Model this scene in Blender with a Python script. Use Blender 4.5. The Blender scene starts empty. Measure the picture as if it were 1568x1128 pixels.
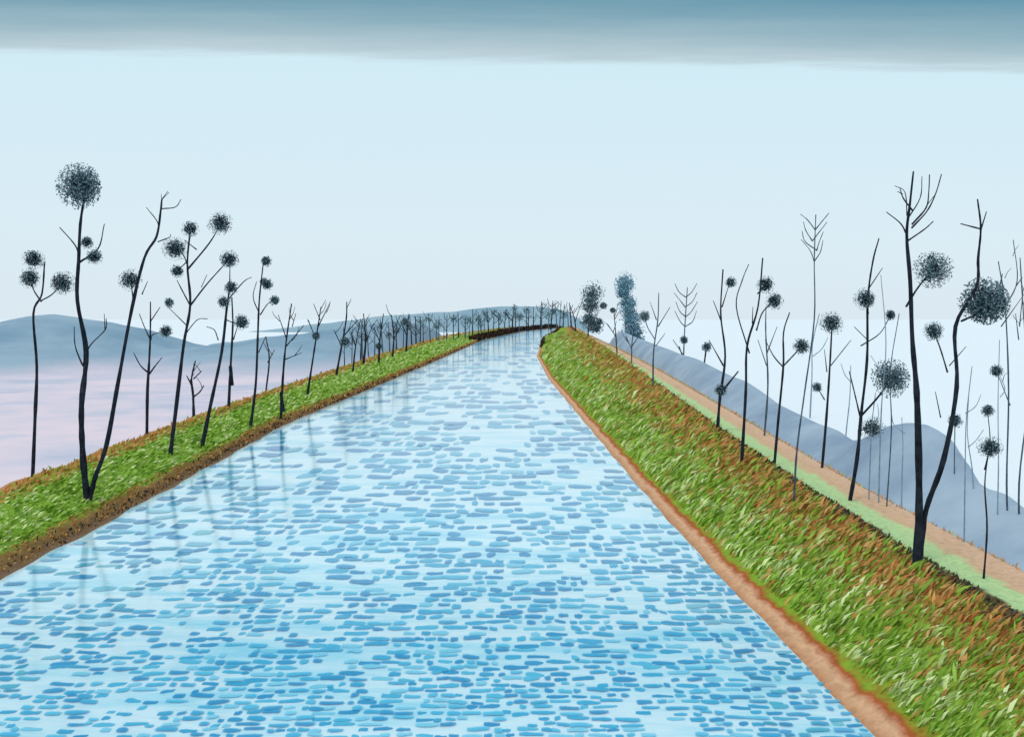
import bpy, math, random
import numpy as np
random.seed(7); rng=np.random.default_rng(7)
scene=bpy.context.scene
def L(r,g,b):
    f=lambda c:(c/255/12.92) if c/255<=0.04045 else ((c/255+0.055)/1.055)**2.4
    return (f(r),f(g),f(b),1.0)

# ------------------------------------------------------------ camera
CAM_H=6.0; F=1524.0; U0=784.0; HOR=487.0
cd=bpy.data.cameras.new("camera"); cam=bpy.data.objects.new("camera",cd)
scene.collection.objects.link(cam); scene.camera=cam
cam.location=(0,0,CAM_H); cam.rotation_euler=(math.radians(90),0,0)
cd.sensor_width=36; cd.lens=35.0; cd.shift_y=-0.0491; cd.clip_end=20000; cd.clip_start=0.1

# ------------------------------------------------------------ materials
def newmat(name):
    m=bpy.data.materials.new(name); m.use_nodes=True
    nt=m.node_tree; b=nt.nodes["Principled BSDF"]; return m,nt,b
def N(nt,t,**k):
    n=nt.nodes.new(t)
    for a,v in k.items(): setattr(n,a,v)
    return n
def ramp(nt,stops,interp='LINEAR'):
    r=N(nt,"ShaderNodeValToRGB"); cr=r.color_ramp; cr.interpolation=interp
    while len(cr.elements)<len(stops): cr.elements.new(0.5)
    for e,(p,c) in zip(cr.elements,stops): e.position=p; e.color=c
    return r
def math_(nt,op,a,b=None,c=None):
    n=N(nt,"ShaderNodeMath",operation=op)
    for i,x in enumerate((a,b,c)):
        if x is None: continue
        if isinstance(x,(int,float)): n.inputs[i].default_value=x
        else: nt.links.new(x,n.inputs[i])
    return n.outputs[0]
def noise(nt,vec,scale,detail=4,rough=0.6):
    n=N(nt,"ShaderNodeTexNoise"); n.inputs["Scale"].default_value=scale
    n.inputs["Detail"].default_value=detail; n.inputs["Roughness"].default_value=rough
    if vec is not None: nt.links.new(vec,n.inputs["Vector"])
    return n.outputs["Fac"]
def mixc(nt,f,a,b,blend='MIX'):
    n=N(nt,"ShaderNodeMix",data_type='RGBA',blend_type=blend)
    for i,x in ((0,f),(6,a),(7,b)):
        if isinstance(x,(int,float,tuple)): n.inputs[i].default_value=x
        else: nt.links.new(x,n.inputs[i])
    return n.outputs[2]

def mat_attr(name,rough=0.8,spec=0.2,var=0.35,scale=3.0):
    m,nt,b=newmat(name)
    a=N(nt,"ShaderNodeAttribute"); a.attribute_name="Col"
    tc=N(nt,"ShaderNodeTexCoord")
    n=noise(nt,tc.outputs["Object"],scale)
    r=ramp(nt,[(0.3,(1-var,1-var,1-var,1)),(0.7,(1+var*.5,1+var*.5,1+var*.5,1))]); nt.links.new(n,r.inputs[0])
    c=mixc(nt,1.0,a.outputs["Color"],r.outputs[0],'MULTIPLY')
    nt.links.new(c,b.inputs["Base Color"]); b.inputs["Roughness"].default_value=rough
    b.inputs["Specular IOR Level"].default_value=spec
    return m
def mat_noise(name,c1,c2,scale,rough=0.85,spec=0.15,bump=0.0,foot=None,amp=4.0):
    m,nt,b=newmat(name); tc=N(nt,"ShaderNodeTexCoord")
    n=noise(nt,tc.outputs["Object"],scale,6)
    r=ramp(nt,[(0.35,c1),(0.65,c2)]); nt.links.new(n,r.inputs[0])
    col=r.outputs[0]
    if foot:   # hill colour blends to the foot colour lower down the slope, edge broken by noise
        zc,z0,z1=foot
        s=N(nt,"ShaderNodeSeparateXYZ"); nt.links.new(tc.outputs["Object"],s.inputs[0])
        mr=N(nt,"ShaderNodeMapRange"); mr.inputs[1].default_value=z0; mr.inputs[2].default_value=z1
        zz=math_(nt,'ADD',s.outputs[2],math_(nt,'MULTIPLY',math_(nt,'SUBTRACT',n,.5),amp))
        nt.links.new(zz,mr.inputs[0]); col=mixc(nt,mr.outputs[0],zc,col)
    nt.links.new(col,b.inputs["Base Color"]); b.inputs["Roughness"].default_value=rough
    b.inputs["Specular IOR Level"].default_value=spec
    if bump:
        bp=N(nt,"ShaderNodeBump"); bp.inputs["Strength"].default_value=bump
        nt.links.new(n,bp.inputs["Height"]); nt.links.new(bp.outputs[0],b.inputs["Normal"])
    return m
M_bark=mat_noise("dark_bark",L(14,20,30),L(40,48,60),6,bump=.4)
M_bark2=mat_noise("grey_bark",L(50,66,80),L(84,102,118),6)
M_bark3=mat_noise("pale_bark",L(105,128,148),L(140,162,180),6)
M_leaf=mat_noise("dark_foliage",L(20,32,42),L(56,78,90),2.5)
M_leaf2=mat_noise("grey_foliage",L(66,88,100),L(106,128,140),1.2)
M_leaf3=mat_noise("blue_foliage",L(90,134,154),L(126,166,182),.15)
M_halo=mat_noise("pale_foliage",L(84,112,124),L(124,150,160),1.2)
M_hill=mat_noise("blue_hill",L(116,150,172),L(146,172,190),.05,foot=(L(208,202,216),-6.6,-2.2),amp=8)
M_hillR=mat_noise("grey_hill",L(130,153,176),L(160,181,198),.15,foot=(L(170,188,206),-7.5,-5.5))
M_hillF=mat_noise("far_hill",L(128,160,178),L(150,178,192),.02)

# ------------------------------------------------------------ plan of the canal (metres)
def I(y,ys,xs): return np.interp(y,ys,xs)
def Lw(y): return I(y,[0,22,31,45,56,81,125,277,457,560,620],[-11.6,-11.7,-11.95,-12.4,-12.8,-12.1,-11.0,-8.0,4.8,19,29])
def Rw(y): return I(y,[0,14.3,25.2,36,56,98,158,277,435,571,620],[5.4,5.2,4.75,4.5,4.2,3.6,3.9,8.4,18.8,26.6,30])
def Rc(y): return I(y,[0,15.9,21,29.5,42.8,74,150,231,331,620],[8.1,8.2,8.2,8.35,8.9,10.5,14.2,17.6,22,36])
def Ro(y): return Rc(y)+I(y,[0,20,46,98,231,400],[1.8,1.9,2.2,2.5,2.2,2.0])
def Lc(y): return I(y,[0,28,34,42,63,88,147,277,457,560,620],[-14.4,-14.6,-15.0,-15.4,-16.3,-16.7,-17.6,-18.0,-6,9,22])
PL=-6.0
def section(y):
    lw,rw,rc,ro,lc=float(Lw(y)),float(Rw(y)),float(Rc(y)),float(Ro(y)),float(Lc(y))
    wob=lambda k:0.13*math.sin(y*.9+k)+.08*math.sin(y*2.3+2*k)
    if y<130: lw+=wob(1)*.5; rw+=wob(3)*.2; rc+=wob(5)*.4; lc+=wob(7)
    w=rw-lw
    P=[(0,-9000,PL),(0,lc-60,PL),(1,lc-13,PL),(2,lc-.9,.8),(3,lc,.95),(4,lw-.55,.3),(5,lw,0),(6,lw+.18*w,-1.2),
       (7,rw-.18*w,-1.2),(8,rw,0),(9,rw+.50,.2),(10,rc,1.0),(11,rc+.42,1.0),(12,rc+.42+.45*(ro-rc-.42),1.0),(13,ro,1.0),
       (14,ro+9,PL),(15,ro+60,PL),(15,9000,PL)]
    k=1.0 if y<620 else max(0,1-(y-620)/80)
    return [(t,x,PL+(z-PL)*k) for t,x,z in P]
def ground_z(x,y):
    P=section(y); return float(np.interp(x,[p[1] for p in P],[p[2] for p in P]))

def mesh_obj(name,verts,faces,mats,midx=None,smooth=False,attrs=None,parent=None):
    me=bpy.data.meshes.new(name); me.from_pydata(verts,[],faces)
    for m in mats: me.materials.append(m)
    if midx is not None: me.polygons.foreach_set("material_index",np.array(midx,dtype=np.int32))
    if smooth: me.polygons.foreach_set("use_smooth",[True]*len(faces))
    if attrs:
        for an,(ty,data) in attrs.items():
            a=me.attributes.new(an,ty,'POINT')
            a.data.foreach_set("color" if ty=='FLOAT_COLOR' else "value",np.asarray(data,dtype=np.float32).ravel())
    me.update(); o=bpy.data.objects.new(name,me); scene.collection.objects.link(o)
    if parent: o.parent=parent
    return o

# ------------------------------------------------------------ ground sheet
SUB=[1,1,2,2,6,4,2,1,2,3,8,2,3,3,3,1,1]
ys=[-200,-60,-20]+list(np.geomspace(4,620,260))+[640,660,680,700,900,1500,4000,9000]
ys.insert(3,0)
V=[];T=[];ncol=None
for y in ys:
    P=section(y); row=[]
    for i in range(len(P)-1):
        for s in range(SUB[i]):
            f=s/SUB[i]; t=P[i][0]*(1-f)+P[i+1][0]*f
            x=P[i][1]*(1-f)+P[i+1][1]*f; z=P[i][2]*(1-f)+P[i+1][2]*f
            if 3<t<13 and t!=5 and t!=8 and not 5<t<8: z+=random.uniform(-.035,.035)
            row.append((t,x,z))
    row.append(P[-1]); ncol=len(row)
    for t,x,z in row: V.append((x,y,z)); T.append(t)
Fc=[(r*ncol+c,r*ncol+c+1,(r+1)*ncol+c+1,(r+1)*ncol+c) for r in range(len(ys)-1) for c in range(ncol-1)]
m,nt,b=newmat("ground_surface")
at=N(nt,"ShaderNodeAttribute"); at.attribute_name="zone"
tc=N(nt,"ShaderNodeTexCoord")
n1=noise(nt,tc.outputs["Object"],1.6,6,.7); n2=noise(nt,tc.outputs["Object"],.035,5,.65); n3=noise(nt,tc.outputs["Object"],7,5,.7)
d=math_(nt,'MULTIPLY',math_(nt,'SUBTRACT',n1,.5),.9)
t=math_(nt,'DIVIDE',math_(nt,'ADD',at.outputs["Fac"],d),16)
white=L(224,236,243)
st=[(0,L(226,226,236)),(1.3,L(226,226,236)),(2.0,L(180,134,84)),(2.9,L(176,130,74)),(3.15,L(128,170,60)),(3.9,L(116,160,54)),(4.12,L(138,112,66)),(4.6,L(112,90,64)),(5.1,L(134,110,88)),
    (5.4,L(60,90,100)),(7.6,L(60,90,100)),(8.0,L(186,138,102)),(8.5,L(214,172,136)),(8.82,L(166,84,46)),(9.08,L(128,168,54)),(9.55,L(140,158,60)),(9.75,L(178,126,68)),
    (10.1,L(86,74,54)),(10.9,L(96,88,68)),(11.1,L(170,204,150)),(11.9,L(180,208,150)),(12.15,L(204,172,140)),(13.0,L(212,178,150)),(13.4,L(200,180,160)),(13.8,white),(15,white)]
r=ramp(nt,[(p/16,c) for p,c in st]); nt.links.new(t,r.inputs[0])
sx=N(nt,"ShaderNodeSeparateXYZ"); nt.links.new(tc.outputs["Object"],sx.inputs[0])
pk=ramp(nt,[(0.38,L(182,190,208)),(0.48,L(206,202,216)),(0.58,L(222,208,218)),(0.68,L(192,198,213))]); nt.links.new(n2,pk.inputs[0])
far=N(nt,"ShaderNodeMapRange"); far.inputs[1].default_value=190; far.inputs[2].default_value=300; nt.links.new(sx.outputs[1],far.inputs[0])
pkf=mixc(nt,far.outputs[0],pk.outputs[0],L(224,235,242))  # distance haze put into the plain's base colour, fading to horizon-sky pale
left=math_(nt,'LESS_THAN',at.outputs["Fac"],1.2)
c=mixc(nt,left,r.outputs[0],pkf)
sp=ramp(nt,[(0.3,(.72,.72,.72,1)),(0.55,(1,1,1,1))]); nt.links.new(n3,sp.inputs[0])
inner=math_(nt,'MULTIPLY',math_(nt,'GREATER_THAN',at.outputs["Fac"],1.8),math_(nt,'LESS_THAN',at.outputs["Fac"],13.2))
c=mixc(nt,inner,c,mixc(nt,1.0,c,sp.outputs[0],'MULTIPLY'))
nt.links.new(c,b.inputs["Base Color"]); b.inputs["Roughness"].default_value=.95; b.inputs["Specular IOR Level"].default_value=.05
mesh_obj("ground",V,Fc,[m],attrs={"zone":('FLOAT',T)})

# ------------------------------------------------------------ river
def water_mat(name,use_attr,rough,ior,bstr):
    m,nt,b=newmat(name); tc=N(nt,"ShaderNodeTexCoord")
    mp=N(nt,"ShaderNodeMapping"); mp.inputs["Scale"].default_value=(.35,1.3,1); nt.links.new(tc.outputs["Object"],mp.inputs[0])
    if use_attr:
        a=N(nt,"ShaderNodeAttribute"); a.attribute_name="Col"; col=a.outputs["Color"]
        al=N(nt,"ShaderNodeAttribute"); al.attribute_name="Soft"
        nn=noise(nt,mp.outputs[0],8,4,.65)
        f=math_(nt,'ADD',al.outputs["Fac"],math_(nt,'MULTIPLY',math_(nt,'SUBTRACT',nn,.5),1.2))
        mr=N(nt,"ShaderNodeMapRange"); mr.inputs[1].default_value=.1; mr.inputs[2].default_value=.9; nt.links.new(f,mr.inputs[0])
        nt.links.new(math_(nt,'MULTIPLY',mr.outputs[0],.86),b.inputs["Alpha"])
    else:
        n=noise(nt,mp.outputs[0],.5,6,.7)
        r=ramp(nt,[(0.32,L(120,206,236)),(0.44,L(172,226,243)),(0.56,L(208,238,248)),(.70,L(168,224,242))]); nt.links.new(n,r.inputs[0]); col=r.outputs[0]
    nt.links.new(col,b.inputs["Base Color"])
    b.inputs["Roughness"].default_value=rough; b.inputs["IOR"].default_value=ior
    nb=noise(nt,mp.outputs[0],3.0,3,.5)
    bp=N(nt,"ShaderNodeBump"); bp.inputs["Strength"].default_value=bstr; bp.inputs["Distance"].default_value=.04
    nt.links.new(nb,bp.inputs["Height"]); nt.links.new(bp.outputs[0],b.inputs["Normal"])
    return m
V=[];Fc=[]
wy=[-60,0]+list(np.geomspace(4,619,140))
for y in wy:
    lw,rw=float(Lw(y))-.5,float(Rw(y))+.25
    for k in range(9): V.append((lw+(rw-lw)*k/8,y,0.0))
for r_ in range(len(wy)-1):
    for k in range(8): Fc.append((r_*9+k,r_*9+k+1,(r_+1)*9+k+1,(r_+1)*9+k))
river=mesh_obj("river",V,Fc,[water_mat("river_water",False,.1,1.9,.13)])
V=[];Fc=[];C=[];S=[]
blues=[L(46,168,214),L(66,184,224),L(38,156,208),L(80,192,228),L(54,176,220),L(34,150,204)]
def patch(x,y): return math.sin(x*.55+y*.13)+math.sin(x*.23-y*.31+2)+math.sin(x*1.1+math.log(y)*9)
def dash(x,cy,ll,h,c,z):
    tl=random.uniform(-.25,.25)*h; ph=random.uniform(0,6); U=random.uniform
    prof=[(0,.3,0),(.07,U(.65,.95),.9),(.32,U(.75,1.15),1),(.64,U(.65,1.15),1),(.91,U(.5,.9),.9),(1,.25,0)]
    b0=len(V)
    for a,w,s in prof:
        o=tl*(a-.5)*2+.18*h*math.sin(ph+a*4)
        for q,sf in ((-1.3,0),(-.6,1),(.6,1),(1.3,0)):
            V.append((x+ll*a,cy+h*w*q+o,z)); C.append(c); S.append(sf*s)
    for k in range(len(prof)-1):
        for j in range(3):
            q=b0+k*4+j; Fc.append((q,q+4,q+5,q+1))
y=12.3; lay=0
while y<600:
    px=y/F; dv=8.8 if y<50 else 8.8*(50/y)**.40
    dY=dv*y*y/9144.0
    lw,rw=float(Lw(y))+.05,float(Rw(y))
    x=lw-random.uniform(0,1)*px*30
    ln0=25 if y<50 else 25*(50/y)**.12
    while x<rw:
        pa=patch(x/(.4+y*.03),y/(.4+y*.03))
        p2=math.sin(x/(px*26)+y/dY*.9)+math.sin(x/(px*61)-y/dY*.37+1)+math.sin(x/(px*38)+7*math.sin(y/dY*.21))
        dens=.60+.06*pa+.11*p2
        rb=max(0,min(1,(x-.5)/3))*max(0,min(1,(34-y)/12)); dens=dens+.25*rb
        l=ln0*random.uniform(.4,1.7)*px; g=ln0*random.uniform(.0,.42)*px
        if random.random()<dens+.17 and x+l*.5>lw:
            c=list(random.choice(blues))
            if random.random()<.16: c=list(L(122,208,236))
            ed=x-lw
            if (ed<3.5 or rw-x<1.5) and y<200: c=[c[0]*.95,c[1]*random.uniform(.78,.92),c[2]*random.uniform(.8,.94),1]  # bank reflections painted in: dashes near either bank get a duller colour
            lay=(lay+1)%5
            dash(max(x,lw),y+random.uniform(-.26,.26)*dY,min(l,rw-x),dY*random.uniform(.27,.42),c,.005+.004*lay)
        x+=l*random.uniform(.82,1)+g
    y+=dY
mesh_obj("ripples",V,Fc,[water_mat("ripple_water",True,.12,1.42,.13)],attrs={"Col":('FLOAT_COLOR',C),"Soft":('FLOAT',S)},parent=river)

# ------------------------------------------------------------ grass
def blades(name,n,ya,yb,fx,colf,lenf,wid,lean):
    u=rng.random(n); Y=ya*(yb/ya)**u
    f=rng.random(n); X=np.array([fx(y,q) for y,q in zip(Y,f)])
    Z=np.array([ground_z(x,y) for x,y in zip(X,Y)])-.02
    sc=(Y/20)**.55
    big=np.where(rng.random(n)<.15,1.4,1.0)
    Ln=lenf*sc*rng.uniform(.5,1.25,n)*big; W=wid*sc*rng.uniform(.6,1.3,n)*big
    ang=rng.uniform(-.7,.7,n); wx=np.cos(ang)*W; wy=np.sin(ang)*W
    la=lean+rng.normal(0,.22,n); ly=rng.normal(0,.28,n)
    base=np.stack([X,Y,Z],1); dirv=np.stack([la,ly,np.ones(n)],1); dirv/=np.linalg.norm(dirv,axis=1)[:,None]
    mid=base+dirv*(Ln*.6)[:,None]
    d2=dirv+np.stack([la*.7,ly*.6,-.25*np.ones(n)],1); d2/=np.linalg.norm(d2,axis=1)[:,None]
    tip=mid+d2*(Ln*.4)[:,None]
    w=np.stack([wx,wy,np.zeros(n)],1)
    VV=np.empty((n,5,3)); VV[:,0]=base-w*.4; VV[:,1]=base+w*.4; VV[:,2]=mid+w*.5; VV[:,3]=mid-w*.5; VV[:,4]=tip
    cc=np.array([colf(x,y,q) for x,y,q in zip(X,Y,f)])
    CC=np.repeat(cc[:,None,:],5,1); CC[:,0:2,:3]*=.95
    me=bpy.data.meshes.new(name)
    idx=np.arange(n)*5
    loops=np.stack([idx,idx+1,idx+2,idx+3,idx+3,idx+2,idx+4],1).ravel()
    me.vertices.add(n*5); me.vertices.foreach_set("co",VV.ravel().astype(np.float32))
    me.loops.add(n*7); me.loops.foreach_set("vertex_index",loops.astype(np.int32))
    me.polygons.add(n*2); ls=np.stack([np.arange(n)*7,np.arange(n)*7+4],1).ravel()
    me.polygons.foreach_set("loop_start",ls.astype(np.int32))
    a=me.attributes.new("Col",'FLOAT_COLOR','POINT'); a.data.foreach_set("color",CC.ravel().astype(np.float32))
    me.materials.append(M_grass); me.update(calc_edges=True); me.validate()
    o=bpy.data.objects.new(name,me); scene.collection.objects.link(o)
    return o
M_grass=mat_attr("grass_blades",.8,.1,.18,2.0)
greens=[L(134,176,60),L(148,188,72),L(120,162,54),L(152,188,84),L(130,164,62)]
lights=[L(204,222,150),L(216,230,172),L(186,212,128)]
browns=[L(192,140,80),L(204,154,90),L(172,126,72),L(204,168,110),L(166,146,80),L(188,126,68)]
def clump(x,y,s): return math.sin(x*2.1*s+y*.9*s)+math.sin(x*1.3*s-y*1.7*s+1)+.6*math.sin(y*3.1*s)
def col_r(x,y,q):
    r=random.random(); g=clump(x,y,1)*.12
    if q+random.uniform(-.25,.22)+g*.5>.56: return random.choice(browns if r<.68 else greens)
    if r<.08: return random.choice(browns)
    if r<.38+g: return random.choice(lights)
    return random.choice(greens)
def fx_r(y,q): a=float(Rw(y))+.52; return a+(float(Rc(y))-a)*q
blades("grass",28000,11.5,330,fx_r,col_r,.28,.05,.8)
def col_l(x,y,q):
    r=random.random(); g=clump(x,y,1)*.1
    if q<.08+random.uniform(-.1,.16): return random.choice(browns)
    if q>.95: return random.choice(browns+greens)
    if r<.32+g: return random.choice(lights)
    return random.choice(greens)
def fx_l(y,q): a=float(Lc(y)); return a+(float(Lw(y))-.6-a)*q
blades("grass",19000,20,330,fx_l,col_l,.14,.055,1.1)
def col_s(x,y,q): return random.choice(browns+[L(90,70,48),L(50,46,44)])
blades("dry_grass",3000,18,600,lambda y,q: float(Lw(y))-.1-.5*q,col_s,.08,.04,.3)
blades("dry_grass",7500,11,600,lambda y,q: float(Rc(y))+.0+.42*q,lambda x,y,q:random.choice([L(84,76,56),L(60,56,46),L(98,90,66)]),.09,.04,.2)
blades("dry_grass",2500,11,500,lambda y,q: float(Ro(y))-.05+.3*q,lambda x,y,q:random.choice([L(206,162,124),L(190,150,116),L(170,186,130)]),.10,.03,.2)
blades("dry_grass",3500,20,600,lambda y,q: float(Lc(y))-.5+.6*q,lambda x,y,q:random.choice(browns+greens[:2]),.13,.04,.2)
blades("dark_scrub",9000,250,618,lambda y,q: float(Lw(y))-.1-(1.0+y*.005)*q,lambda x,y,q:random.choice([L(34,32,34),L(18,20,26),L(80,56,36)]),.24,.07,.1)
blades("dark_scrub",2500,200,618,lambda y,q: float(Rw(y))+.1+.9*q,lambda x,y,q:random.choice([L(34,32,34),L(120,78,44),L(60,44,32)]),.14,.07,.1)
blades("dark_scrub",1500,26,230,lambda y,q: float(Lw(y))-.05-.3*q,lambda x,y,q:random.choice([L(34,32,34),L(60,50,42)]),.05,.035,.1)

# ------------------------------------------------------------ hills
def ridge(name,pts,front,back,mat,foot=PL-.5,bump=.5,seed=1):
    rr=random.Random(seed); P=np.array(pts,float); s=np.arange(len(P)); n=len(P)*12
    ss=np.linspace(0,len(P)-1,n); C=np.stack([np.interp(ss,s,P[:,k]) for k in range(3)],1)
    jj=np.array([rr.uniform(-bump,bump) for _ in range(n)]); C[:,2]+=np.convolve(jj,np.ones(4)/4,'same')
    ker=np.ones(7)/7
    for k in range(3): C[3:-3,k]=np.convolve(C[:,k],ker,'same')[3:-3]
    V=[];Fc=[];prof=[(-1,0),(-.8,.12),(-.55,.45),(-.3,.8),(-.12,.97),(0,1),(.15,.96),(.5,.7),(1,0)]
    for c in C:
        for a,h in prof:
            off=front if a<0 else back; aa=abs(a)
            V.append((c[0]+off[0]*aa,c[1]+off[1]*aa,foot+(c[2]-foot)*h))
    m=len(prof)
    for i in range(n-1):
        for k in range(m-1): Fc.append((i*m+k,(i+1)*m+k,(i+1)*m+k+1,i*m+k+1))
    mesh_obj(name,V,Fc,[mat],smooth=True)
ridge("hill",[(-190,255,-1),(-160,258,0),(-138,260,1.5),(-130,260,5.2),(-120,260,7.0),(-110,260,5.6),(-100,262,3.6),(-93,262,.6),(-86,262,-1.6),(-79,262,-1.2),(-72,262,.2),(-64,262,1.4),(-56,264,2.0),(-48,268,3.0),(-40,280,4.2),(-34,300,5.0),(-30,330,4.5),(-27,360,1),(-26,380,-5)],
      (0,-76),(0,60),M_hill,bump=.8)
ridge("hill",[(-230,900,-6),(-190,900,-1),(-150,900,4),(-120,900,7),(-80,900,10),(-50,900,12),(-20,900,16),(20,900,17),(45,900,14),(62,900,5),(72,900,-6)],(0,-60),(0,150),M_hillF,bump=1.6,seed=2)
ridge("hill",[(26,235,3),(26,183,1.2),(26,150,.4),(26,129,-.3),(26,111,-1.2),(26,98,-2.4),(26,85,-2.9),(26,76,-3.2),(26,72,-2.9),(26,69,-1.8),(26,66,-.9),(26,63,-.6),(26,60,-.8),(26,58,-1.8),(26,56,-3.1),(26,53,-3.5),(26,50,-3.6),(26,45,-3.9),(26,40,-4.3),(26,20,-5.3)],
      (-8,0),(2.5,2),M_hillR,bump=.45,seed=3)

# ------------------------------------------------------------ trees
def smooth_line(pts,m=5):
    P=[np.array(p,float) for p in pts]
    if len(P)<3: return [P[0]+(P[-1]-P[0])*k/3 for k in range(4)]
    P=[2*P[0]-P[1]]+P+[2*P[-1]-P[-2]]; out=[]
    for i in range(1,len(P)-2):
        for k in range(m):
            t=k/m; out.append(.5*((2*P[i])+(P[i+1]-P[i-1])*t+(2*P[i-1]-5*P[i]+4*P[i+1]-P[i+2])*t*t+(-P[i-1]+3*P[i]-3*P[i+1]+P[i+2])*t**3))
    out.append(P[-2]); return out
class B:
    def __init__(s): s.v=[];s.f=[];s.m=[]
    def tube(s,pts,r0,r1,mi=0,sides=6,knob=.16):
        pts=smooth_line(pts); n=len(pts); b0=len(s.v)
        for i,p in enumerate(pts):
            t=pts[min(i+1,n-1)]-pts[max(i-1,0)]; t=t/(np.linalg.norm(t)+1e-9)
            a=np.cross(t,(0,1,0.01)); a/=np.linalg.norm(a)+1e-9; c=np.cross(t,a)
            r=(r0+(r1-r0)*(i/(n-1))**.8)*random.uniform(1-knob,1+knob)
            for k in range(sides):
                an=2*math.pi*k/sides; s.v.append(tuple(p+(a*math.cos(an)+c*math.sin(an))*r))
        for i in range(n-1):
            for k in range(sides):
                q=b0+i*sides; s.f.append((q+k,q+(k+1)%sides,q+sides+(k+1)%sides,q+sides+k)); s.m.append(mi)
        s.f.append(tuple(b0+(n-1)*sides+k for k in range(sides))); s.m.append(mi)
    def leaves(s,c,r,n,q,mi,rmin,rmax,power):
        d=rng.normal(0,1,(n,3)); d/=np.linalg.norm(d,axis=1)[:,None]
        lob=rng.normal(0,1,(5,3)); lob/=np.linalg.norm(lob,axis=1)[:,None]
        mod=1+.22*np.clip((d@lob.T),0,1).max(1)-.14
        rad=r*(rmin+(rmax-rmin)*rng.random(n)**power)*mod
        p=np.array(c)+d*rad[:,None]
        a=rng.normal(0,1,(n,3)); a/=np.linalg.norm(a,axis=1)[:,None]
        e=np.cross(a,rng.normal(0,1,(n,3))); e/=np.linalg.norm(e,axis=1)[:,None]+1e-9
        z=(q*rng.uniform(.6,1.3,n))[:,None]
        vv=np.stack([p-a*z,p+e*z*.75,p+a*z,p-e*z*.75],1).reshape(-1,3)
        b0=len(s.v); s.v.extend(map(tuple,vv.tolist()))
        for i in range(n): k=b0+i*4; s.f.append((k,k+1,k+2,k+3)); s.m.append(mi)
    def ball(s,c,r,mi=1,n=None,q=None,halo=2,tw=6,soft=False):
        n=n or 420; q=q or r*.11
        if soft:
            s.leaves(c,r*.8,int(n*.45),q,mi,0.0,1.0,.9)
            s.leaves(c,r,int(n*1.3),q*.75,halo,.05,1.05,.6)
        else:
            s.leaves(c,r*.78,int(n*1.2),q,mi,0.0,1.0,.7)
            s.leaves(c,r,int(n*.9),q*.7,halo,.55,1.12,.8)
        for _ in range(tw):
            d=rng.normal(0,1,3); d/=np.linalg.norm(d)
            s.tube([c,np.array(c)+d*r*.5+rng.normal(0,.05,3)*r,np.array(c)+d*r*random.uniform(.7,.85)],r*.04,r*.015,0,3)
    def obj(s,name,mats): return mesh_obj(name,s.v,s.f,mats,s.m,smooth=False)
def stand(u,v):
    """where the sight line (bearing, depression) meets the terrain"""
    a=(u-U0)/F; e=(v-HOR)/F; y=12.0
    while y<3000:
        if CAM_H-e*y<=ground_z(a*y,y): return y
        y*=1.004
    return y
def tree(base,stems,balls=(),mats=None,name=None,leafn=None,twigs=0,q=None):
    """stems and balls are drawn on a sketch grid; scale to metres at the tree's own foot."""
    bu,bv=base; y=stand(bu,bv); k=y/F; x0=(bu-U0)*k; z0=CAM_H-(bv-HOR)*k
    bb=B(); cache={}
    def P(u,v):
        h=(bv-v)
        key=(round(u/14),round(v/14))
        if key not in cache: cache[key]=0 if h<20 else random.gauss(0,min(12,h*.05))
        return np.array((x0+(u-bu)*k,y+cache[key]*k,z0+h*k-(.15 if h<=0 else 0)))
    for pts,w0,w1 in stems:
        bb.tube([P(*p) for p in pts],w0*k*.5,w1*k*.5)
        for _ in range(twigs):
            e=pts[-1]; f=pts[-2]; t=random.uniform(.2,1); q0=(f[0]+(e[0]-f[0])*t,f[1]+(e[1]-f[1])*t)
            lx=random.choice((-1,1))*random.uniform(5,13); p0=P(*q0)
            bb.tube([p0,p0+np.array((lx*.6,random.uniform(-4,4),9))*k,p0+np.array((lx,random.uniform(-6,6),random.uniform(12,22)))*k],1.3*k*.5,.6*k*.5,0,4)
    for u,v,r in balls:
        bb.ball(P(u,v),r*k*1.05,1,n=leafn or int(240+r*r*2.0),q=(q or max(1.4,r*.07))*k,soft=(r>=24))
    mats=list(mats or [M_bark,M_leaf])
    if len(mats)<3: mats.append(M_leaf3 if mats[1]==M_leaf3 else M_halo)
    return bb.obj(name or ("leafy_tree" if balls else "bare_tree"),mats)
# ---- left bank
tree((50,730),[([(50,730),(56,640),(57,560),(61,480),(62,450),(60,400)],7,2.5),([(62,462),(50,445),(38,425)],2.5,1.5),([(62,460),(78,450),(92,432)],2.5,1.5)],[(38,425,14),(92,433,17),(60,398,14)])
tree((135,768),[([(135,768),(128,700),(127,620),(122,540),(120,460),(123,400),(128,330),(133,260)],12,3.5),([(124,400),(105,375),(90,348)],3.5,1.5),([(124,402),(145,380),(168,345)],3.5,1.5),
  ([(124,558),(112,530),(110,500)],3,1.2),([(125,560),(145,530),(158,505),(172,488)],3,1.2),([(158,505),(160,480)],2,1),([(131,300),(142,285),(148,270)],2.5,1),([(130,305),(119,290),(116,276)],2.5,1),
  ([(137,766),(146,730),(162,680),(182,580),(202,470),(225,395),(238,362),(247,325),(254,308)],9,2.5),([(204,460),(200,440),(198,428)],2.5,1.5),([(208,450),(218,430)],2,1),
  ([(238,365),(234,340),(232,320)],2.2,1.2),([(240,370),(255,362),(266,360)],2,1),([(249,320),(262,315),(271,303)],2,1),([(254,308),(246,297)],1.6,.8),([(254,308),(258,294)],1.6,.8),([(254,308),(266,296)],1.6,.8)],
  [(133,288,31),(145,393,11),(129,370,9),(198,428,15)])
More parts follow.
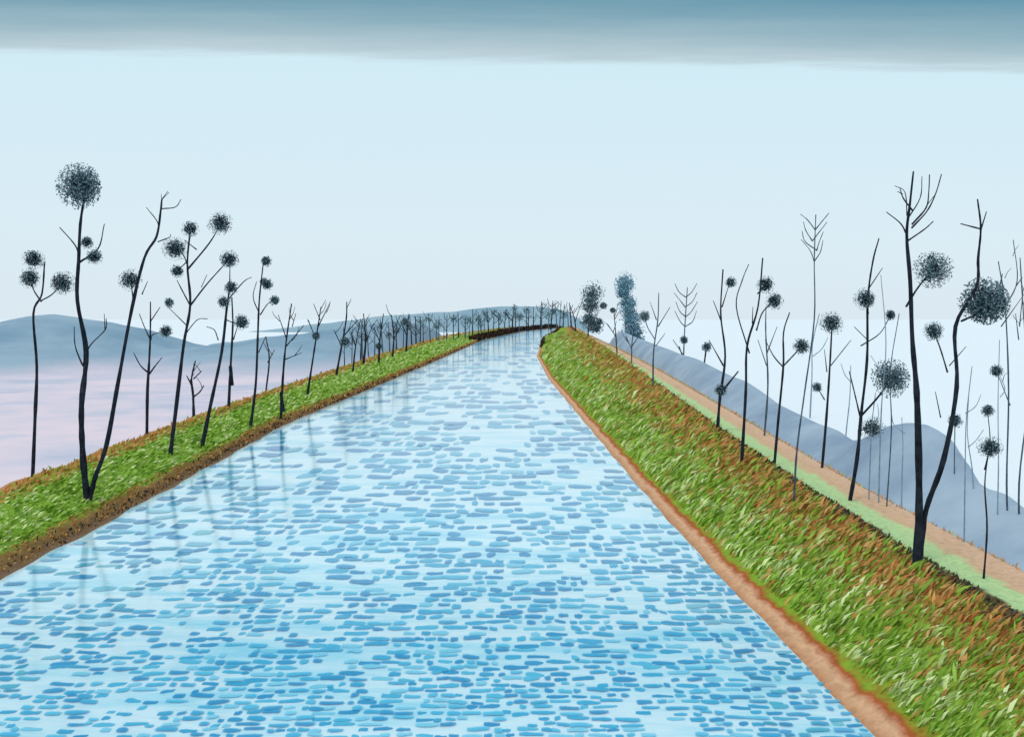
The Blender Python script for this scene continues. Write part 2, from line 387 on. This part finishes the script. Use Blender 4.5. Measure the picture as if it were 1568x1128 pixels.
tree((225,668),[([(225,668),(227,600),(229,560),(228,515),(232,462)],6,2),([(229,572),(215,560),(205,540)],3,1.2),([(229,572),(242,560),(251,547)],3,1.2),([(228,520),(218,500),(213,480)],2.2,1),([(229,520),(240,512),(252,506)],2,1),([(230,492),(246,470)],2,1)],[(252,507,9)],twigs=0)
tree((260,697),[([(260,697),(268,630),(281,530),(291,466),(288,405),(297,352)],7,2.5),([(290,466),(274,440),(262,428)],2.5,1.2),([(291,468),(318,435),(352,398)],3,1.5),([(289,412),(318,372),(346,346)],3,1.5),([(289,408),(280,390),(265,380)],2.5,1.5),([(284,500),(262,470)],2,1),([(292,380),(284,368)],2,1),([(288,400),(272,415)],2,1),([(312,440),(312,420)],1.6,1),([(283,515),(305,490),(316,488)],1.8,1)],
  [(265,380,17),(297,352,11),(346,345,16),(352,398,13),(272,415,9),(260,463,7)])
tree((308,685),[([(308,685),(322,620),(336,540),(345,470),(353,435)],7,2.5),([(338,520),(328,505),(316,500)],2,1),([(342,490),(360,497),(372,493)],2,1),([(347,465),(370,432),(390,425)],2.2,1),([(352,440),(352,400)],2,1)],[(354,440,10),(346,462,9),(372,493,11)])
tree((297,638),[([(297,638),(295,605),(294,580),(300,552)],5,2),([(295,608),(306,600),(312,590)],3,1.5),([(294,590),(286,575)],3,1.5),([(297,580),(308,568)],2.5,1.2)],twigs=1)
tree((350,625),[([(350,625),(353,570),(356,500),(352,455)],5,2),([(355,590),(353,560)],6,5),([(356,520),(366,495)],2,1)])
tree((383,655),[([(383,655),(391,590),(397,520),(399,460),(404,402)],5,2),([(398,480),(388,455),(385,430)],2,1),([(400,482),(412,465),(422,460)],2,1),([(402,440),(418,428)],2,1),([(396,540),(408,515)],1.8,1)],[(404,399,8),(408,435,8),(422,460,7),(396,430,6)])
tree((430,640),[([(430,640),(433,580),(440,525),(445,465)],5,1.8),([(433,630),(431,600)],7,5),([(440,520),(425,482)],2,1),([(440,530),(465,498)],2,1),([(437,550),(462,540)],1.8,1),([(443,500),(455,480)],1.6,1)],twigs=1)
tree((407,600),[([(407,600),(412,550),(408,515)],3,1.5),([(411,555),(422,535)],2,1)],twigs=1)
tree((470,606),[([(470,606),(480,555),(486,510),(492,470)],4,1.5),([(484,520),(470,490)],2,1),([(488,500),(506,462)],2,1),([(490,490),(480,465)],1.6,.8)],[(484,514,6)],twigs=1)
tree((514,577),[([(514,577),(522,540),(529,490),(531,462)],4,1.5),([(523,530),(510,505)],2,1),([(526,515),(548,490)],2,1)],[(529,523,7)],twigs=1)
tree((540,570),[([(540,570),(545,530),(553,488)],3,1.2),([(545,530),(535,505)],1.6,.8)],twigs=2)
tree((556,560),[([(556,560),(560,520),(556,480)],4,1.4),([(560,525),(572,495)],1.8,.8)],twigs=2)
tree((580,557),[([(580,557),(582,520),(586,480)],4,1.4),([(582,525),(572,500)],1.8,.8)],[(580,530,5)],twigs=2)
tree((601,548),[([(601,548),(603,515),(600,482)],3.4,1.4),([(603,520),(614,498)],1.8,.8)],[(620,492,5)],twigs=2)
tree((622,540),[([(622,540),(623,510),(626,480)],3.4,1.4),([(623,515),(613,492)],1.8,.8)],twigs=2)
# ---- distant row round the bend
bb=B()
for i in range(48):
    f=i/47; u=525+ (876-525)*f**.85+random.uniform(-4,4)
    yy=float(np.interp(u,[505,600,680,740,800,876],[95,145,230,300,440,600]))
    top=float(np.interp(u,[505,560,660,740,800,876],[500,486,480,475,466,462]))+random.uniform(-4,10)
    x=(u-U0)/F*yy; z=ground_z(x,yy); k=yy/F
    h=max(5*k,(CAM_H-(top-HOR)*k)-z); w=random.uniform(1.5,3.0)*k*.5
    p=np.array((x,yy,z-.1)); ln=random.uniform(-.08,.08)*h; bm=random.choice((0,3))
    bb.tube([p,p+np.array((ln*.4,0,h*.5)),p+np.array((ln,0,h))],w,w*.4,bm,5)
    for _ in range(3):
        t=random.uniform(.35,.85); s0=p+np.array((ln*t,0,h*t)); lx=random.choice((-1,1))*random.uniform(.1,.22)*h
        bb.tube([s0,s0+np.array((lx*.6,random.uniform(-.1,.1)*h,.08*h)),s0+np.array((lx,random.uniform(-.15,.15)*h,random.uniform(.15,.3)*h))],w*.45,w*.25,bm,4)
    if random.random()<.7: bb.ball(p+np.array((ln,0,h*random.uniform(.55,.92))),random.uniform(5,10)*k,random.choice((1,2,2)),n=50,q=1.3*k,tw=0)
bb.obj("distant_tree_row",[M_bark,M_leaf2,M_halo,M_bark2])
# ---- right bank
tree((1403,866),[([(1403,866),(1408,800),(1406,700),(1402,600),(1395,520),(1388,430),(1390,360),(1390,312),(1394,264)],15,2.5),
  ([(1390,325),(1380,305),(1370,292)],3,1.5),([(1391,345),(1412,320),(1420,295),(1421,268)],3,1.5),([(1391,350),(1425,322),(1438,295),(1441,267)],3,1.5),([(1391,362),(1370,345),(1356,325)],3,1.5),([(1392,368),(1412,352),(1424,340)],3,1.5),
  ([(1391,335),(1402,305),(1407,272)],2.5,1.2),([(1390,330),(1381,296),(1378,282)],2,1),([(1374,300),(1366,296)],1.5,1),([(1412,318),(1430,300)],1.5,1),
  ([(1388,470),(1405,440),(1430,412)],3.5,2),([(1408,850),(1420,780),(1436,700),(1452,590),(1466,500),(1490,440),(1500,395),(1496,350),(1492,306)],11,2.5),
  ([(1497,352),(1484,340)],3,2),([(1497,350),(1506,325)],3,1.5),([(1470,492),(1492,480),(1515,465)],3.5,2),([(1450,570),(1440,535),(1430,507)],3,1.5),([(1455,560),(1470,530)],2,1),([(1444,640),(1435,600)],2,1),
  ([(1515,465),(1530,450),(1536,438)],2.5,1),([(1515,465),(1500,445)],2.5,1),([(1515,465),(1532,480)],2.5,1),([(1515,465),(1512,438)],2.5,1)],
  [(1430,412,26),(1515,463,35),(1430,507,14)])
tree((1300,766),[([(1300,766),(1308,700),(1318,635),(1325,550),(1330,460),(1338,400),(1345,365)],7,2),([(1318,640),(1308,600),(1300,568)],3,1.5),([(1318,638),(1340,605),(1362,578)],3.5,2),([(1330,480),(1320,458)],2,1.5),([(1333,440),(1352,410)],2,1),([(1325,530),(1345,510),(1360,482)],2,1.2),([(1315,660),(1338,655)],2,1.5),([(1325,520),(1308,500)],1.6,1)],
  [(1320,458,15),(1362,578,27),(1338,656,16),(1360,482,7)])
tree((1258,716),[([(1258,716),(1264,640),(1270,560),(1275,495)],5,2),([(1262,612),(1250,592)],2,1.2),([(1270,570),(1263,535)],2,1),([(1271,560),(1296,520)],2,1)],[(1274,495,16),(1250,592,7)])
tree((1215,770),[([(1215,770),(1219,690),(1232,600),(1243,490),(1248,400),(1251,328)],3.5,1.5)]+[([(1248,400-i*16),(1248+s*13,385-i*16),(1248+s*19,366-i*13)],2,1) for i in range(4) for s in (-1,1)],mats=[M_bark2,M_leaf2])
tree((1135,711),[([(1135,711),(1140,600),(1143,530),(1156,470),(1168,395)],5.5,2),([(1152,505),(1170,478),(1188,460)],2.6,1.5),([(1143,540),(1128,470),(1133,430),(1145,405)],2.5,1.2),([(1154,495),(1148,470)],2,1),([(1160,450),(1171,436)],2,1.2)],[(1171,436,12),(1188,461,12)])
tree((1098,662),[([(1098,662),(1102,610),(1110,545),(1104,480),(1109,412)],5.5,2),([(1104,600),(1130,568)],4,2),([(1108,560),(1084,520)],2.5,1),([(1105,490),(1095,460)],2,1),([(1106,470),(1120,430)],2,1)],[(1103,597,9),(1121,432,8)])
tree((1170,667),[([(1170,667),(1176,590),(1168,510),(1175,470)],3.5,1.5),([(1175,560),(1160,520)],2,1),([(1171,540),(1190,500)],2,1)],mats=[M_bark2,M_leaf2])
tree((1185,712),[([(1185,712),(1192,640),(1198,560),(1204,510),(1211,478)],5,1.8),([(1198,560),(1212,545),(1228,530)],2.5,1.5),([(1198,562),(1184,545),(1172,520)],2.5,1)],[(1228,530,12)])
tree((1073,602),[([(1073,602),(1078,560),(1082,530)],4,2)],[(1082,531,7)])
tree((1046,586),[([(1046,586),(1048,520),(1052,440)],3,1.3)]+[([(1050,500-i*15),(1050+s*9,492-i*15),(1050+s*17,476-i*14)],1.8,.9) for i in range(4) for s in (-1,1)]+[([(1047,545),(1030,520)],2,1)],mats=[M_bark2,M_leaf2])
tree((1064,592),[([(1064,592),(1050,560),(1040,530)],2.5,1.5),([(1055,565),(1068,555)],2,1)],[(1022,546,6),(1048,520,6),(1068,578,5),(1040,552,5)])
tree((1000,598),[([(1000,598),(1001,540),(1008,490),(1009,448)],3,1.3),([(1003,520),(992,500),(987,484)],1.8,1),([(1007,500),(1025,470)],1.8,1),([(1006,490),(996,462)],1.6,.8),([(1004,530),(1020,510)],1.6,.8)],[(988,484,8)],mats=[M_bark2,M_leaf2])
tree((967,556),[([(967,556),(968,525),(972,500)],2.5,1.2),([(968,535),(958,515)],1.6,1),([(968,530),(982,508)],1.6,1)],twigs=2,mats=[M_bark2,M_leaf2])
tree((945,542),[([(945,542),(943,510),(940,480)],2,1.2),([(943,515),(930,495)],1.5,.8)],[(924,468,5),(938,475,4),(918,492,5)],twigs=2)
tree((900,520),[([(900,520),(902,490),(908,440)],3,1.5),([(902,500),(915,480)],2,1)],[(907,450,18),(904,468,15),(902,490,13),(912,500,11)],mats=[M_bark2,M_leaf2],leafn=420,name="leafy_tree",q=1.6)
tree((958,540),[([(958,540),(958,500),(957,440)],4,2)],[(957,434,16),(955,448,11),(961,466,14),(966,486,16),(970,508,17),(974,524,14),(952,518,11)],mats=[M_bark3,M_leaf3],leafn=420,name="leafy_tree",q=1.9)
tree((882,512),[([(882,512),(880,490),(873,468)],2.2,1),([(880,495),(888,470)],1.5,.8)],twigs=1,mats=[M_bark,M_leaf])
tree((1505,886),[([(1505,886),(1512,810),(1508,740),(1510,684)],4,1.5),([(1510,720),(1520,680),(1514,628)],2.5,1.2)],[(1511,684,16),(1514,628,9)])
tree((1545,848),[([(1545,848),(1540,740),(1544,600),(1538,470),(1530,400)],4,1.6),([(1538,470),(1552,430),(1547,368)],2.5,1.2),([(1540,500),(1560,450)],2,1),([(1536,440),(1526,420)],2,1),([(1543,620),(1524,568)],2,1)],[(1524,568,9)],mats=[M_bark2,M_leaf],twigs=1)
tree((1563,860),[([(1563,860),(1562,740),(1566,600),(1560,480),(1558,395)],3.5,1.6),([(1562,520),(1548,480)],2,1),([(1562,500),(1572,440)],2,1)],mats=[M_bark2,M_leaf2],twigs=2)
tree((1460,812),[([(1460,812),(1462,740),(1463,644)],2.5,1.4)],[(1463,644,10)],mats=[M_bark2,M_leaf])
def ghost(u,v,t,lean,br=3,mats=None):
    s=[([(u,v),(u+lean*.4,v-(v-t)*.4),(u+lean*.6,v-(v-t)*.7),(u+lean,t)],2.4,1.2)]
    for i in range(br):
        f=random.uniform(.5,.9); w=random.choice((-1,1))*random.uniform(10,20); y0=v-(v-t)*f
        ub=u+lean*f
        s.append(([(ub,y0),(ub+w*.6,y0-12),(ub+w,y0-30)],1.7,.9))
    tree((u,v),s,mats=mats or [M_bark3,M_leaf3],twigs=0)
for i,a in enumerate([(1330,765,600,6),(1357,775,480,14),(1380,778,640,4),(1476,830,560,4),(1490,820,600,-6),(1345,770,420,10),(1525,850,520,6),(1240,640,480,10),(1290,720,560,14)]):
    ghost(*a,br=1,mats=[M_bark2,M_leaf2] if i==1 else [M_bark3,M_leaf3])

# ------------------------------------------------------------ light
EL,AZ=52,215
w=bpy.data.worlds.new("World"); scene.world=w; w.use_nodes=True; nt=w.node_tree
bg=nt.nodes["Background"]; out=nt.nodes["World Output"]
sky=N(nt,"ShaderNodeTexSky",sky_type='NISHITA'); sky.sun_disc=False; sky.sun_elevation=math.radians(EL); sky.sun_rotation=math.radians(AZ)
sky.dust_density=2
nt.links.new(sky.outputs[0],bg.inputs[0]); bg.inputs[1].default_value=.1
tc=N(nt,"ShaderNodeTexCoord"); s=N(nt,"ShaderNodeSeparateXYZ"); nt.links.new(tc.outputs["Generated"],s.inputs[0])
# flat cloud deck: project the direction on the deck; its straight front edge crosses the canal axis
yy=math_(nt,'MAXIMUM',s.outputs[1],.02)
ez=math_(nt,'DIVIDE',s.outputs[2],yy); ex=math_(nt,'DIVIDE',s.outputs[0],yy)
cv=N(nt,"ShaderNodeCombineXYZ"); nt.links.new(math_(nt,'MULTIPLY',ex,1.6),cv.inputs[0]); nt.links.new(math_(nt,'MULTIPLY',ez,26),cv.inputs[1])
cn=noise(nt,cv.outputs[0],1.6,8,.68)
e=math_(nt,'ADD',ez,math_(nt,'MULTIPLY',ex,.0204))
e=math_(nt,'ADD',e,math_(nt,'MULTIPLY',math_(nt,'SUBTRACT',cn,.5),.034))
cr=ramp(nt,[(0,L(220,234,243)),(.10,L(218,236,245)),(.255,L(210,236,246)),(.264,L(188,208,216)),(.280,L(166,192,202)),(.295,L(146,179,192)),(.310,L(126,166,182)),(.332,L(100,150,172)),(.40,L(116,162,182)),(.56,L(214,232,242)),(1,L(230,238,243))])
nt.links.new(e,cr.inputs[0])
bg2=N(nt,"ShaderNodeBackground"); nt.links.new(cr.outputs[0],bg2.inputs[0]); bg2.inputs[1].default_value=1.03
mx=N(nt,"ShaderNodeMixShader"); mx.inputs[0].default_value=.95
nt.links.new(bg.outputs[0],mx.inputs[1]); nt.links.new(bg2.outputs[0],mx.inputs[2]); nt.links.new(mx.outputs[0],out.inputs[0])
sd=bpy.data.lights.new("sun",'SUN'); sd.energy=.95; sd.angle=math.radians(15); sd.color=(1,.96,.9)
so=bpy.data.objects.new("sun",sd); scene.collection.objects.link(so)
from mathutils import Vector
az=math.radians(AZ); el=math.radians(EL)
sv=Vector((math.sin(az)*math.cos(el),math.cos(az)*math.cos(el),math.sin(el)))
so.rotation_euler=sv.to_track_quat('Z','Y').to_euler()
scene.view_settings.view_transform='Standard'; scene.view_settings.look='None'; scene.view_settings.exposure=0
